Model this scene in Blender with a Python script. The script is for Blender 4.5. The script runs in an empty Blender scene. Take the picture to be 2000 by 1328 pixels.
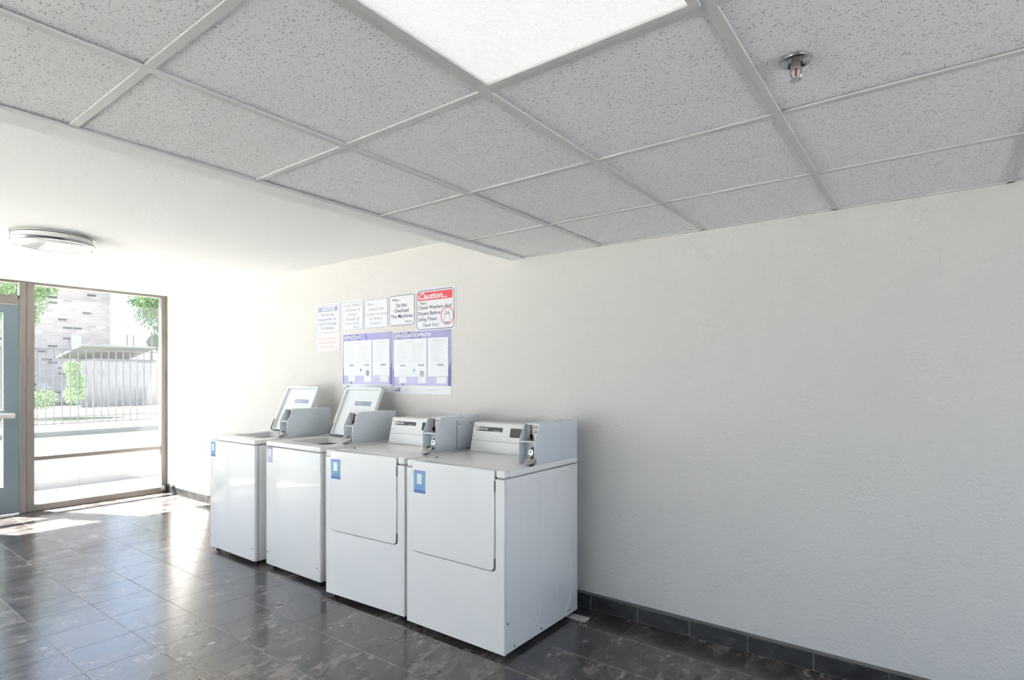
import bpy, bmesh, math, random
from mathutils import Vector, Matrix
random.seed(7)
D = bpy.data; S = bpy.context.scene; C = S.collection
PI = math.pi

# ---------------------------------------------------------------- camera
cam = D.objects.new('camera', D.cameras.new('camera')); C.objects.link(cam)
cam.location = (0, 0, 1.40); cam.rotation_euler = (PI/2, 0, 0.6431)
cam.data.sensor_width = 36; cam.data.lens = 1111.7/2000*36; cam.data.shift_y = 73.3/2000
cam.data.clip_start = .05; cam.data.clip_end = 200
S.camera = cam
# ---------------------------------------------------------------- view
S.view_settings.view_transform = 'Standard'; S.view_settings.look = 'None'
S.view_settings.gamma = 1; S.view_settings.use_curve_mapping = False
S.view_settings.exposure = 0.50
# ---------------------------------------------------------------- sky
SKY = 2.3
w = D.worlds.new('sky'); S.world = w; w.use_nodes = True
nt = w.node_tree; nt.nodes.clear()
o = nt.nodes.new('ShaderNodeOutputWorld'); b = nt.nodes.new('ShaderNodeBackground')
tc = nt.nodes.new('ShaderNodeTexCoord'); sx = nt.nodes.new('ShaderNodeSeparateXYZ'); cr = nt.nodes.new('ShaderNodeValToRGB')
nt.links.new(tc.outputs['Generated'], sx.inputs[0]); nt.links.new(sx.outputs['Z'], cr.inputs[0])
cr.color_ramp.elements[0].position = 0.0; cr.color_ramp.elements[0].color = (.78, .94, 1.18, 1)
cr.color_ramp.elements[1].position = .8; cr.color_ramp.elements[1].color = (.37, .56, 1.0, 1)
nt.links.new(cr.outputs[0], b.inputs[0]); b.inputs[1].default_value = SKY
nt.links.new(b.outputs[0], o.inputs[0])
# ---------------------------------------------------------------- sun
sun = D.objects.new('sun', D.lights.new('sun', 'SUN')); C.objects.link(sun)
sun.data.energy = 80.0; sun.data.angle = math.radians(.6); sun.data.color = (1, .94, .89)
sun.rotation_euler = Vector((1, .50, -1.91)).to_track_quat('-Z', 'Y').to_euler()
sun.location = (-12, -3, 12)

# ================================================================ materials
def mat(name, col, rough=.5, metal=0, spec=.5, coat=0, coat_rough=.05, emit=None, estr=0):
    m = D.materials.new(name); m.use_nodes = True
    p = m.node_tree.nodes['Principled BSDF']
    p.inputs['Base Color'].default_value = (*col, 1); p.inputs['Roughness'].default_value = rough
    p.inputs['Metallic'].default_value = metal; p.inputs['Specular IOR Level'].default_value = spec
    p.inputs['Coat Weight'].default_value = coat; p.inputs['Coat Roughness'].default_value = coat_rough
    if emit:
        p.inputs['Emission Color'].default_value = (*emit, 1); p.inputs['Emission Strength'].default_value = estr
    return m
class N:
    """tiny node helper"""
    def __init__(s, m): s.t = m.node_tree; s.p = s.t.nodes['Principled BSDF']
    def new(s, kind, **kw):
        n = s.t.nodes.new(kind)
        for k, v in kw.items(): setattr(n, k, v)
        return n
    def link(s, a, b): s.t.links.new(a, b)
    def coord(s): return s.new('ShaderNodeTexCoord').outputs['Object']
    def mapping(s, v, scale=(1, 1, 1), rot=(0, 0, 0), loc=(0, 0, 0)):
        n = s.new('ShaderNodeMapping'); s.link(v, n.inputs[0])
        n.inputs['Scale'].default_value = scale; n.inputs['Rotation'].default_value = rot; n.inputs['Location'].default_value = loc
        return n.outputs[0]
    def noise(s, v, scale, detail=4, rough=.5, dist=0):
        n = s.new('ShaderNodeTexNoise'); s.link(v, n.inputs['Vector'])
        n.inputs['Scale'].default_value = scale; n.inputs['Detail'].default_value = detail
        n.inputs['Roughness'].default_value = rough; n.inputs['Distortion'].default_value = dist
        return n.outputs['Fac']
    def ramp(s, f, stops):
        n = s.new('ShaderNodeValToRGB'); s.link(f, n.inputs[0]); e = n.color_ramp.elements
        e[1].position = stops[-1][0]; e[1].color = (*stops[-1][1], 1); e[0].position = stops[0][0]; e[0].color = (*stops[0][1], 1)
        for p, c in stops[1:-1]: e.new(p).color = (*c, 1)
        return n.outputs[0]
    def math(s, op, a, b=None, c=None):
        n = s.new('ShaderNodeMath', operation=op)
        for i, x in enumerate((a, b, c)):
            if x is None: continue
            if isinstance(x, (int, float)): n.inputs[i].default_value = x
            else: s.link(x, n.inputs[i])
        return n.outputs[0]
    def mix(s, f, a, b):
        n = s.new('ShaderNodeMix', data_type='RGBA')
        for i, x in ((0, f), (6, a), (7, b)):
            if isinstance(x, (int, float)): n.inputs[i].default_value = x
            elif isinstance(x, tuple): n.inputs[i].default_value = (*x, 1)
            else: s.link(x, n.inputs[i])
        return n.outputs[2]
    def bump(s, h, strength=.3, dist=.002):
        n = s.new('ShaderNodeBump'); n.inputs['Strength'].default_value = strength; n.inputs['Distance'].default_value = dist
        s.link(h, n.inputs['Height']); s.link(n.outputs[0], s.p.inputs['Normal']); return n

def wall_mat(name, col, bs=.5):
    m = mat(name, col, .75, spec=.25); n = N(m); v = n.coord()
    h = n.noise(v, 70, 3, .55); h2 = n.noise(v, 14, 3)
    n.bump(n.math('ADD', h, n.math('MULTIPLY', h2, .6)), bs, .004)
    c = n.mix(n.noise(v, 1.4, 4), tuple(x*.97 for x in col), col); n.link(c, n.p.inputs['Base Color'])
    return m
M = {}
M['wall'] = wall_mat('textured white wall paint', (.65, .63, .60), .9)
M['plaster'] = wall_mat('white plaster', (.93, .925, .915), .3)
def tile_ceiling():
    m = mat('fissured ceiling tile', (.66, .66, .66), .9, spec=.1); n = N(m); v = n.coord()
    wob = n.noise(v, 9, 2)
    wv = n.new('ShaderNodeTexNoise'); n.link(v, wv.inputs['Vector']); wv.inputs['Scale'].default_value = 160
    wa = n.new('ShaderNodeVectorMath', operation='MULTIPLY_ADD'); n.link(wv.outputs['Color'], wa.inputs[0]); wa.inputs[1].default_value = (.006, .006, 0); n.link(v, wa.inputs[2]); v = wa.outputs[0]
    def layer(scale, rot, th):
        mv = n.mapping(v, scale, (0, 0, rot))
        vo = n.new('ShaderNodeTexVoronoi'); n.link(mv, vo.inputs['Vector']); vo.inputs['Scale'].default_value = 1
        sp = n.new('ShaderNodeSeparateColor'); n.link(vo.outputs['Color'], sp.inputs[0])
        rad = n.math('MULTIPLY', n.math('POWER', sp.outputs[0], 2.2), th)
        return n.math('LESS_THAN', vo.outputs['Distance'], rad)
    a = layer((75, 210, 1), .5, .30); b = layer((190, 80, 1), .2, .26); c = layer((95, 240, 1), -.9, .26); d = layer((260, 260, 1), .3, .34)
    s = n.math('MAXIMUM', n.math('MAXIMUM', a, b), n.math('MAXIMUM', c, d))
    base = n.mix(wob, (.90, .895, .89), (.93, .92, .915))
    n.link(n.mix(s, base, (.28, .28, .29)), n.p.inputs['Base Color'])
    n.bump(n.math('SUBTRACT', 1.0, s), .5, .003)
    return m
M['ctile'] = tile_ceiling()
M['grid'] = mat('white painted steel', (.62, .62, .605), .45)
TX, TY, TS = -1.687, 2.185, .3111
def floor_mat():
    m = mat('dark slate floor tile', (.05, .05, .05), .28, spec=.6, coat=.28, coat_rough=.14); n = N(m); v = n.coord()
    s = n.new('ShaderNodeSeparateXYZ'); n.link(v, s.inputs[0])
    u = n.math('DIVIDE', n.math('SUBTRACT', s.outputs[0], TX), TS); w_ = n.math('DIVIDE', n.math('SUBTRACT', s.outputs[1], TY), TS)
    fu = n.math('ABSOLUTE', n.math('SUBTRACT', n.math('FRACT', u), .5)); fw = n.math('ABSOLUTE', n.math('SUBTRACT', n.math('FRACT', w_), .5))
    gu = n.math('GREATER_THAN', fu, .5-.0075); gw = n.math('GREATER_THAN', fw, .5-.0095)
    cb = n.new('ShaderNodeCombineXYZ'); n.link(n.math('FLOOR', u), cb.inputs[0]); n.link(n.math('FLOOR', w_), cb.inputs[1])
    wn = n.new('ShaderNodeTexWhiteNoise'); n.link(cb.outputs[0], wn.inputs['Vector'])
    off = n.new('ShaderNodeVectorMath', operation='MULTIPLY_ADD'); n.link(wn.outputs['Color'], off.inputs[0])
    off.inputs[1].default_value = (9, 9, 9); n.link(v, off.inputs[2])
    mv = n.mapping(off.outputs[0], (5.5, 3.2, 3), (0, 0, .35))
    n1 = n.noise(mv, 1.5, 4, .5, .3); n2 = n.noise(n.mapping(off.outputs[0], (9, 5, 5), (0, 0, .3)), 3, 5, .55, .2)
    f = n.math('ADD', n.math('MULTIPLY', n1, .6), n.math('MULTIPLY', n2, .4))
    f = n.math('ADD', f, n.math('MULTIPLY', n.math('SUBTRACT', wn.outputs['Value'], .5), .07))
    col = n.ramp(f, [(.32, (.018, .016, .016)), (.43, (.036, .032, .030)), (.52, (.068, .060, .055)), (.61, (.110, .097, .088)), (.72, (.18, .16, .145))])
    tint = n.mix(n.noise(mv, .9, 2), (1.1, .97, .9), (.92, .97, 1.08))
    mm = n.new('ShaderNodeMix', data_type='RGBA', blend_type='MULTIPLY'); mm.inputs[0].default_value = 1
    n.link(col, mm.inputs[6]); n.link(tint, mm.inputs[7]); col = mm.outputs[2]
    col = n.mix(gu, col, (.075, .066, .060)); col = n.mix(gw, col, (.20, .18, .165))
    n.link(col, n.p.inputs['Base Color'])
    g = n.math('MAXIMUM', gu, gw)
    n.link(n.math('ADD', n.math('MULTIPLY', f, .36), n.math('MULTIPLY_ADD', g, .4, .06)), n.p.inputs['Roughness'])
    n.link(n.math('MULTIPLY_ADD', g, -.45, .55), n.p.inputs['Specular IOR Level'])
    n.bump(n.math('SUBTRACT', n.math('MULTIPLY', f, .7), n.math('MULTIPLY', g, .8)), .10, .003)
    for q in n.t.nodes:
        if q.type == 'BUMP': n.link(q.outputs[0], n.p.inputs['Coat Normal'])
    return m
M['floor'] = floor_mat()
def base_mat():
    m = mat('dark slate wall base tile', (.03, .03, .03), .4); n = N(m); v = n.coord()
    f = n.noise(n.mapping(v, (6, 6, 12)), 1.6, 7, .6, .5)
    n.link(n.ramp(f, [(.35, (.012, .012, .013)), (.55, (.03, .03, .03)), (.75, (.075, .072, .07))]), n.p.inputs['Base Color'])
    n.bump(f, .2, .002); return m
M['base'] = base_mat()
M['grout'] = mat('grey grout', (.11, .108, .10), .85)
M['enamel'] = mat('white enamel', (.81, .80, .785), .22, coat=.5, coat_rough=.06)
M['enamel2'] = mat('white plastic top', (.83, .82, .80), .30, coat=.25, coat_rough=.12)
M['coinbox'] = mat('pale grey painted steel', (.66, .70, .73), .38)
M['panel'] = mat('white control panel', (.80, .80, .79), .4)
M['lidin'] = mat('pale grey lid lining', (.76, .79, .79), .35)
M['black'] = mat('black plastic', (.012, .012, .013), .4)
M['darkgrey'] = mat('charcoal print', (.05, .052, .055), .5)
M['dark'] = mat('dark gap', (.006, .006, .007), .8)
M['chrome'] = mat('polished chrome', (.50, .50, .51), .16, metal=1)
M['steel'] = mat('brushed steel', (.50, .49, .47), .38, metal=1)
M['gunmetal'] = mat('dark worn metal', (.16, .155, .15), .5, metal=.6)
M['slide'] = mat('coin slide plate', (.50, .47, .45), .45, metal=.3)
M['paper'] = mat('white sign sheet', (.71, .71, .73), .35, coat=.4)
M['paperred'] = mat('off white sign sheet', (.71, .69, .685), .5)
M['navy'] = mat('navy print', (.03, .035, .10), .5)
M['bluegrey'] = mat('pale navy print', (.26, .28, .42), .5)  # paler tones than the plain navy and red prints
M['palegrey'] = mat('pale grey print', (.34, .35, .40), .5)
M['red'] = mat('red print', (.56, .05, .06), .45)
M['pink'] = mat('pale red print', (.72, .36, .38), .5)
M['white'] = mat('white print', (.76, .76, .78), .4)
M['violet'] = mat('violet print', (.25, .225, .45), .4, coat=.4)
M['violet2'] = mat('dark violet print', (.09, .07, .30), .4, coat=.4)
M['lav'] = mat('lavender print', (.40, .375, .58), .4, coat=.4)
M['line'] = mat('small grey print', (.55, .55, .60), .5)
M['grey'] = mat('grey print', (.30, .30, .32), .5)
M['teal'] = mat('teal print', (.10, .33, .48), .4, coat=.3)
M['tealdark'] = mat('blue print', (.045, .13, .36), .4, coat=.3)
M['labelpurple'] = mat('periwinkle print', (.16, .22, .50), .4, coat=.3)
M['logo'] = mat('royal blue print', (.05, .08, .32), .5)
M['stripblue'] = mat('slate blue print', (.20, .27, .34), .45)
M['bronze'] = mat('bronze aluminium frame', (.19, .17, .155), .38, metal=.35)
M['doorblue'] = mat('blue grey painted door', (.115, .155, .18), .42)
n_ = N(M['doorblue']); v_ = n_.coord()
n_.link(n_.mix(n_.math('GREATER_THAN', n_.noise(v_, 60, 3, .6), .74), (.115, .155, .18), (.45, .47, .48)), n_.p.inputs['Base Color'])
M['alu'] = mat('brushed aluminium', (.62, .61, .59), .32, metal=.7)
M['wood'] = mat('pale wood', (.42, .40, .37), .7)
M['redglass'] = mat('red liquid bulb', (.35, .01, .02), .15)
def lamp_glass():
    m = mat('frosted white glass', (.83, .83, .81), .12, coat=.6, coat_rough=.03); return m
M['frost'] = lamp_glass()
def lens_mat():
    m = mat('prismatic lit diffuser', (.45, .45, .45), .35, emit=(1, 1, .985), estr=1.0); n = N(m); v = n.coord()
    s = n.new('ShaderNodeSeparateXYZ'); n.link(v, s.inputs[0])
    a = n.math('SINE', n.math('MULTIPLY', n.math('ADD', s.outputs[0], s.outputs[1]), 2*PI/.0115))
    b = n.math('SINE', n.math('MULTIPLY', n.math('SUBTRACT', s.outputs[0], s.outputs[1]), 2*PI/.0115))
    h = n.math('MULTIPLY', a, b)
    n.bump(h, .5, .003)
    n.link(n.math('MULTIPLY_ADD', h, .06, LENS), n.p.inputs['Emission Strength'])
    return m
LENS = 0.47
M['lens'] = lens_mat()
def glass_mat():
    m = D.materials.new('veiled window glass'); m.use_nodes = True; t = m.node_tree; t.nodes.clear()
    out = t.nodes.new('ShaderNodeOutputMaterial'); tr = t.nodes.new('ShaderNodeBsdfTransparent'); gl = t.nodes.new('ShaderNodeBsdfGlossy')
    di = t.nodes.new('ShaderNodeBsdfTranslucent'); m1 = t.nodes.new('ShaderNodeMixShader'); m2 = t.nodes.new('ShaderNodeMixShader')
    lwt = t.nodes.new('ShaderNodeLayerWeight'); pw = t.nodes.new('ShaderNodeMath'); pw.operation = 'POWER'; pw.inputs[1].default_value = 4
    fr = t.nodes.new('ShaderNodeMath'); fr.operation = 'MULTIPLY_ADD'; fr.inputs[1].default_value = .6; fr.inputs[2].default_value = .04
    t.links.new(lwt.outputs['Facing'], pw.inputs[0]); t.links.new(pw.outputs[0], fr.inputs[0])
    gl.inputs['Roughness'].default_value = .02; tr.inputs[0].default_value = (.95, .97, .96, 1); di.inputs[0].default_value = (.9, .93, .95, 1)
    m1.inputs[0].default_value = HAZE
    t.links.new(tr.outputs[0], m1.inputs[1]); t.links.new(di.outputs[0], m1.inputs[2])
    t.links.new(fr.outputs[0], m2.inputs[0]); t.links.new(m1.outputs[0], m2.inputs[1]); t.links.new(gl.outputs[0], m2.inputs[2])
    t.links.new(m2.outputs[0], out.inputs[0]); return m
HAZE = .008  # translucent share that lays veiling glare over the view outside
M['glass'] = glass_mat()
# outside
def noisy(name, c1, c2, scale, rough=.9):
    m = mat(name, c1, rough, spec=.2); n = N(m)
    n.link(n.mix(n.noise(n.coord(), scale, 6, .6), c1, c2), n.p.inputs['Base Color']); return m
M['concrete'] = noisy('pale concrete', (.52, .51, .48), (.62, .61, .58), 2.5)
M['paving'] = noisy('pale concrete paving', (.60, .59, .56), (.68, .67, .64), 2.5)  # even base colour, kept pale so sun bounces indoors
M['asphalt'] = noisy('grey asphalt', (.10, .10, .11), (.14, .14, .15), 6)
M['curb'] = noisy('weathered concrete wall', (.12, .118, .118), (.19, .185, .18), 3)
M['grass'] = noisy('lawn grass', (.018, .032, .009), (.030, .044, .018), 5)
M['leaf'] = noisy('green leaves', (.06, .13, .035), (.13, .21, .08), 2)
M['bark'] = noisy('bark', (.16, .13, .11), (.24, .21, .18), 8)
M['iron'] = mat('dark iron', (.05, .047, .048), .7, spec=.1)
M['boards'] = noisy('weathered grey boards', (.10, .10, .108), (.14, .14, .147), 4)
M['roofm'] = noisy('grey shed roof', (.15, .155, .145), (.19, .195, .18), 4)
M['shedwall'] = mat('cream shed wall', (.16, .16, .15), .8)
M['meter'] = mat('pale blue grey box', (.42, .48, .56), .5)
def brick_mat():
    m = mat('mixed brick', (.3, .2, .18), .9, spec=.15); n = N(m); v = n.coord()
    s = n.new('ShaderNodeSeparateXYZ'); n.link(v, s.inputs[0]); cb = n.new('ShaderNodeCombineXYZ')
    n.link(s.outputs[1], cb.inputs[0]); n.link(s.outputs[2], cb.inputs[1])
    br = n.new('ShaderNodeTexBrick'); n.link(cb.outputs[0], br.inputs['Vector']); br.inputs['Scale'].default_value = 1
    br.inputs['Brick Width'].default_value = .30; br.inputs['Row Height'].default_value = .10; br.inputs['Mortar Size'].default_value = .008
    br.inputs['Color1'].default_value = (0, 0, 0, 1); br.inputs['Color2'].default_value = (1, 1, 1, 1); br.inputs['Mortar'].default_value = (.5, .5, .5, 1)
    c = n.ramp(br.outputs['Color'], [(0, (.05, .045, .045)), (.07, (.07, .06, .06)), (.11, (.30, .235, .215)), (.9, (.37, .30, .28)), (1, (.45, .40, .38))])
    n.link(n.mix(br.outputs['Fac'], c, (.35, .32, .30)), n.p.inputs['Base Color']); return m
M['brick'] = brick_mat()

# ================================================================ mesh helpers
class MB:
    def __init__(s): s.bm = bmesh.new()
    def box(s, x0, x1, y0, y1, z0, z1, bev=0, seg=2, edges=None):
        r = bmesh.ops.create_cube(s.bm, size=1); vs = r['verts']
        for v in vs: v.co = Vector(((x0+x1)/2+v.co.x*(x1-x0), (y0+y1)/2+v.co.y*(y1-y0), (z0+z1)/2+v.co.z*(z1-z0)))
        if bev:
            es = list({e for v in vs for e in v.link_edges})
            if edges: es = [e for e in es if edges(e)]
            bmesh.ops.bevel(s.bm, geom=es, offset=bev, segments=seg, affect='EDGES', profile=.5)
        return s
    def cyl(s, c, r, h, axis='z', n=24, r2=None, bev=0):
        m = {'z': Matrix(), 'y': Matrix.Rotation(PI/2, 4, 'X'), 'x': Matrix.Rotation(PI/2, 4, 'Y')}[axis] if isinstance(axis, str) else Vector((0, 0, 1)).rotation_difference(Vector(axis)).to_matrix().to_4x4()
        bmesh.ops.create_cone(s.bm, cap_ends=True, segments=n, radius1=r, radius2=r if r2 is None else r2, depth=h, matrix=Matrix.Translation(c) @ m)
        return s
    def bar(s, a, b, r, n=8):
        a = Vector(a); b = Vector(b); d = b-a
        return s.cyl((a+b)/2, r, d.length, tuple(d.normalized()), n)
    def tube(s, pts, r, n=8, closed=False):
        pts = [Vector(p) for p in pts]; L = len(pts); rings = []
        for i, p in enumerate(pts):
            t = ((pts[(i+1) % L] if (closed or i < L-1) else p)-(pts[i-1] if (closed or i > 0) else p)).normalized()
            q = Vector((0, 0, 1)).rotation_difference(t)
            rings.append([s.bm.verts.new(p+q @ Vector((r*math.cos(2*PI*k/n), r*math.sin(2*PI*k/n), 0))) for k in range(n)])
        for i in range(L if closed else L-1):
            A, B = rings[i], rings[(i+1) % L]
            for k in range(n): s.bm.faces.new((A[k], A[(k+1) % n], B[(k+1) % n], B[k]))
        if not closed: s.bm.faces.new(rings[0][::-1]); s.bm.faces.new(rings[-1])
        return s
    def lathe(s, prof, c=(0, 0, 0), n=48, closed_prof=False):
        c = Vector(c); rings = []
        for r, z in prof:
            if r < 1e-6: rings.append([s.bm.verts.new(c+Vector((0, 0, z)))])
            else: rings.append([s.bm.verts.new(c+Vector((r*math.cos(2*PI*k/n), r*math.sin(2*PI*k/n), z))) for k in range(n)])
        prs = list(zip(rings, rings[1:]))
        if closed_prof: prs.append((rings[-1], rings[0]))
        for A, B in prs:
            for k in range(n):
                f = [A[k % len(A)], A[(k+1) % n % len(A)], B[(k+1) % n % len(B)], B[k % len(B)]]
                f = list(dict.fromkeys(f))
                if len(f) > 2: s.bm.faces.new(f)
        return s
    def prism(s, poly, a0, a1, axis='x', bev=0):
        """poly of 2D points: axis x -> (y,z), axis y -> (x,z), axis z -> (x,y)"""
        def P(p, a): return {'x': (a, p[0], p[1]), 'y': (p[0], a, p[1]), 'z': (p[0], p[1], a)}[axis]
        A = [s.bm.verts.new(P(p, a0)) for p in poly]; B = [s.bm.verts.new(P(p, a1)) for p in poly]; n = len(poly)
        fs = [s.bm.faces.new(A), s.bm.faces.new(B[::-1])]
        for k in range(n): fs.append(s.bm.faces.new((A[k], B[k], B[(k+1) % n], A[(k+1) % n])))
        bmesh.ops.recalc_face_normals(s.bm, faces=fs)
        if bev: bmesh.ops.bevel(s.bm, geom=list({e for f in fs for e in f.edges}), offset=bev, segments=2, affect='EDGES', profile=.5)
        return s
    def quad(s, *pts): s.bm.faces.new([s.bm.verts.new(p) for p in pts]); return s
    def add(s, me, mx=None):
        k = len(s.bm.verts); s.bm.from_mesh(me); s.bm.verts.ensure_lookup_table()
        if mx: bmesh.ops.transform(s.bm, matrix=mx, verts=s.bm.verts[k:])
        return s
    def xf(s, mx): bmesh.ops.transform(s.bm, matrix=mx, verts=s.bm.verts[:]); return s
    def build(s, name, m, parent=None, smooth=True, recalc=True):
        if recalc: bmesh.ops.recalc_face_normals(s.bm, faces=s.bm.faces[:])
        me = D.meshes.new(name); s.bm.to_mesh(me); s.bm.free()
        me.materials.append(m if not isinstance(m, str) else M[m])
        if smooth:
            me.shade_smooth() if hasattr(me, 'shade_smooth') else None
            try: me.set_sharp_from_angle(angle=math.radians(35))
            except Exception: pass
        ob = D.objects.new(name, me); C.objects.link(ob)
        if parent: ob.parent = parent
        return ob
def rrect(x0, x1, z0, z1, r, seg=6, corners='abcd'):
    """rounded rectangle, a=bottom left b=bottom right c=top right d=top left"""
    P = []
    for k, (cx, cz, a0, sx_, sz_) in {'a': (x0+r, z0+r, PI, x0, z0), 'b': (x1-r, z0+r, 1.5*PI, x1, z0), 'c': (x1-r, z1-r, 0, x1, z1), 'd': (x0+r, z1-r, .5*PI, x0, z1)}.items():
        if k in corners and r > 0: P += [(cx+r*math.cos(a0+i*PI/2/seg), cz+r*math.sin(a0+i*PI/2/seg)) for i in range(seg+1)]
        else: P.append((sx_, sz_))
    return P
def plate(outlines, thick, bev=0):
    """2D outlines (with holes) extruded: mesh in the XY plane, z from 0 to thick"""
    cu = D.curves.new('outline', 'CURVE'); cu.dimensions = '2D'; cu.fill_mode = 'BOTH'
    for ol in outlines:
        sp = cu.splines.new('POLY'); sp.points.add(len(ol)-1); sp.use_cyclic_u = True
        for p, q in zip(sp.points, ol): p.co = (q[0], q[1], 0, 1)
    cu.extrude = thick/2-bev; cu.bevel_depth = bev; cu.bevel_resolution = 1; cu.offset = -bev
    ob = D.objects.new('outline', cu); C.objects.link(ob)
    bpy.context.view_layer.update()
    me = D.meshes.new_from_object(ob.evaluated_get(bpy.context.evaluated_depsgraph_get()))
    D.objects.remove(ob); D.curves.remove(cu)
    return me
UP = Matrix.Rotation(PI/2, 4, 'X')          # XY plane -> facing -Y
def vplate(outlines, y0, y1, bev=0):
    """upright plate facing -Y: outlines in (x,z), between y0 and y1"""
    return plate(outlines, y1-y0, bev), Matrix.Translation((0, (y0+y1)/2, 0)) @ UP
def text_mesh(s, size, bold=0, shear=0, align='CENTER', width=None):
    cu = D.curves.new('lettering', 'FONT'); cu.body = s; cu.size = size; cu.align_x = align; cu.align_y = 'CENTER'
    cu.shear = shear; cu.offset = bold; cu.extrude = .0002; cu.resolution_u = 3
    ob = D.objects.new('lettering', cu); C.objects.link(ob); bpy.context.view_layer.update()
    me = D.meshes.new_from_object(ob.evaluated_get(bpy.context.evaluated_depsgraph_get()))
    D.objects.remove(ob); D.curves.remove(cu)
    if width and len(me.vertices):
        xs = [v.co.x for v in me.vertices]; k = width/(max(xs)-min(xs)); me.transform(Matrix.Diagonal((k, 1, 1, 1)))
    return me
def props(o, label=None, cat=None, group=None, kind=None):
    if label: o['label'] = label
    if cat: o['category'] = cat
    if group: o['group'] = group
    if kind: o['kind'] = kind
    return o
def empty(name, loc, rz=0, **kw):
    o = D.objects.new(name, None); C.objects.link(o); o.location = loc; o.rotation_euler = (0, 0, rz); o.empty_display_size = .1
    return props(o, **kw)
def struct(o): o['kind'] = 'structure'; return o

# ================================================================ the room
WY = 3.045; WX = -7.58; HZ = 2.395; TZ = 2.187; RX = 2.5; FY = -3.8
struct(MB().box(WX-.06, RX+.1, FY-.1, WY+.1, -.12, 0).build('floor', 'floor', smooth=False))
struct(MB().box(WX-.06, RX+.1, WY, WY+.12, 0, 2.75).build('wall_back', 'wall', smooth=False))
# wall opposite, behind the camera, with two tall windows added to brighten the room
wf = MB(); HT = 2.33
FILL_WIN = [(-7.4, -4.55), (-4.35, -1.5)]
xs = [WX-.06]+[v for p in FILL_WIN for v in p]+[RX+.1]
for a, c in zip(xs[0::2], xs[1::2]): wf.box(a, c, FY-.12, FY, 0, 2.75)
for a, c in FILL_WIN: wf.box(a, c, FY-.12, FY, 0, .03); wf.box(a, c, FY-.12, FY, HT, 2.75)
struct(wf.build('wall_front', 'wall', smooth=False))
wr = MB(); RW = (-1.6, 2.9)
wr.box(RX, RX+.12, FY, RW[0], 0, 2.75).box(RX, RX+.12, RW[1], WY, 0, 2.75).box(RX, RX+.12, RW[0], RW[1], 0, .1).box(RX, RX+.12, RW[0], RW[1], 2.15, 2.75)
struct(wr.build('wall_right', 'wall', smooth=False))
wl = MB(); SY = -3.72
wl.box(WX-.1, WX+.02, FY, SY, 0, 2.75).box(WX-.1, WX+.02, SY, WY, HZ, 2.75)
struct(wl.build('wall_left', 'wall', smooth=False))
for k, (a, c) in enumerate(FILL_WIN):  # unseen windows, added for upward light on the ceiling
    e = empty('window_%d' % (4+k), ((a+c)/2, FY-.06, .03), kind='structure')
    f = MB(); W2_ = (c-a)/2
    for x in (-W2_+.025, 0, W2_-.025): f.box(x-.025, x+.025, -.03, .03, 0, HT-.03)
    f.box(-W2_, W2_, -.03, .03, 0, .05).box(-W2_, W2_, -.03, .03, HT-.08, HT-.03)
    f.build('window_frame', 'bronze', e); MB().box(-W2_+.03, W2_-.03, -.003, .003, .03, HT-.06).build('pane', 'glass', e)
e = empty('window_7', (RX+.06, (RW[0]+RW[1])/2, .1), kind='structure'); hw = (RW[1]-RW[0])/2
f = MB()
for y in (-hw+.025, -hw/3, hw/3, hw-.025): f.box(-.03, .03, y-.025, y+.025, 0, 2.05)
f.box(-.03, .03, -hw, hw, 0, .05).box(-.03, .03, -hw, hw, 2.0, 2.05)
f.build('window_frame', 'bronze', e); MB().box(-.003, .003, -hw+.03, hw-.03, .03, 2.02).build('pane', 'glass', e)

# high plaster ceiling by the windows, header beam, suspended tile ceiling
struct(MB().box(WX-.1, -2.295, FY, WY, HZ, HZ+.12).build('ceiling', 'plaster', smooth=False))
struct(MB().box(-2.295, -2.19, FY, WY, TZ-.003, 2.75).build('trim_1', 'plaster', smooth=False))
CXS = [-2.19, -1.617, -1.0, -.386, .233]+[.233+.6096*k for k in range(1, 4)]+[RX]
CYS = [WY, 2.467, 1.843, 1.213]+[1.213-.6096*k for k in range(1, 9)]+[FY]
tiles = MB()
LIGHTC = [(2, 3), (2, 4)]
for i in range(len(CXS)-1):
    for j in range(len(CYS)-1):
        if (i == 2 and j in (3, 4)): continue
        x0, x1 = CXS[i], CXS[i+1]; y1, y0 = CYS[j], CYS[j+1]
        if x1-x0 < .03 or y1-y0 < .03: continue
        tiles.box(x0, x1, y0, y1, TZ+.004+random.uniform(0, .003), TZ+.02)
struct(tiles.build('ceiling', 'ctile', smooth=False))
g = MB()
for x in CXS[1:-1]: g.box(x-.012, x+.012, FY, WY, TZ-.002, TZ+.004)
for y in CYS[1:-1]:
    for a, c in (((-2.19, -1.0), (-.386, RX)) if .1 < y < 1.1 else ((-2.19, RX),)): g.box(a, c, y-.0115, y+.0115, TZ-.001, TZ+.004)
g.box(-2.19, RX, WY-.018, WY, TZ-.002, TZ+.003); g.box(-2.19, -2.172, FY, WY, TZ-.004, TZ+.003)
struct(g.build('trim_2', 'grid', smooth=False))

# wall base tiles along the back wall
bb = MB(); x = -1.676-.3005*20; gt = MB()
while x < RX:
    a, c = max(x, WX+.03), min(x+.3005-.006, RX)
    if c > a: bb.box(a, c, WY-.0115, WY-.0005, .002, .084+random.uniform(-.003, .003), .003, 1)
    x += .3005
struct(bb.build('baseboard_back', 'base'))
struct(MB().box(WX+.03, RX, WY-.009, WY+.0, 0, .088).prism([(WY-.012, .086), (WY-.010, .091), (WY-.001, .099), (WY, .086)], WX+.03, RX).build('trim_3', 'grout', smooth=False))

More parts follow.
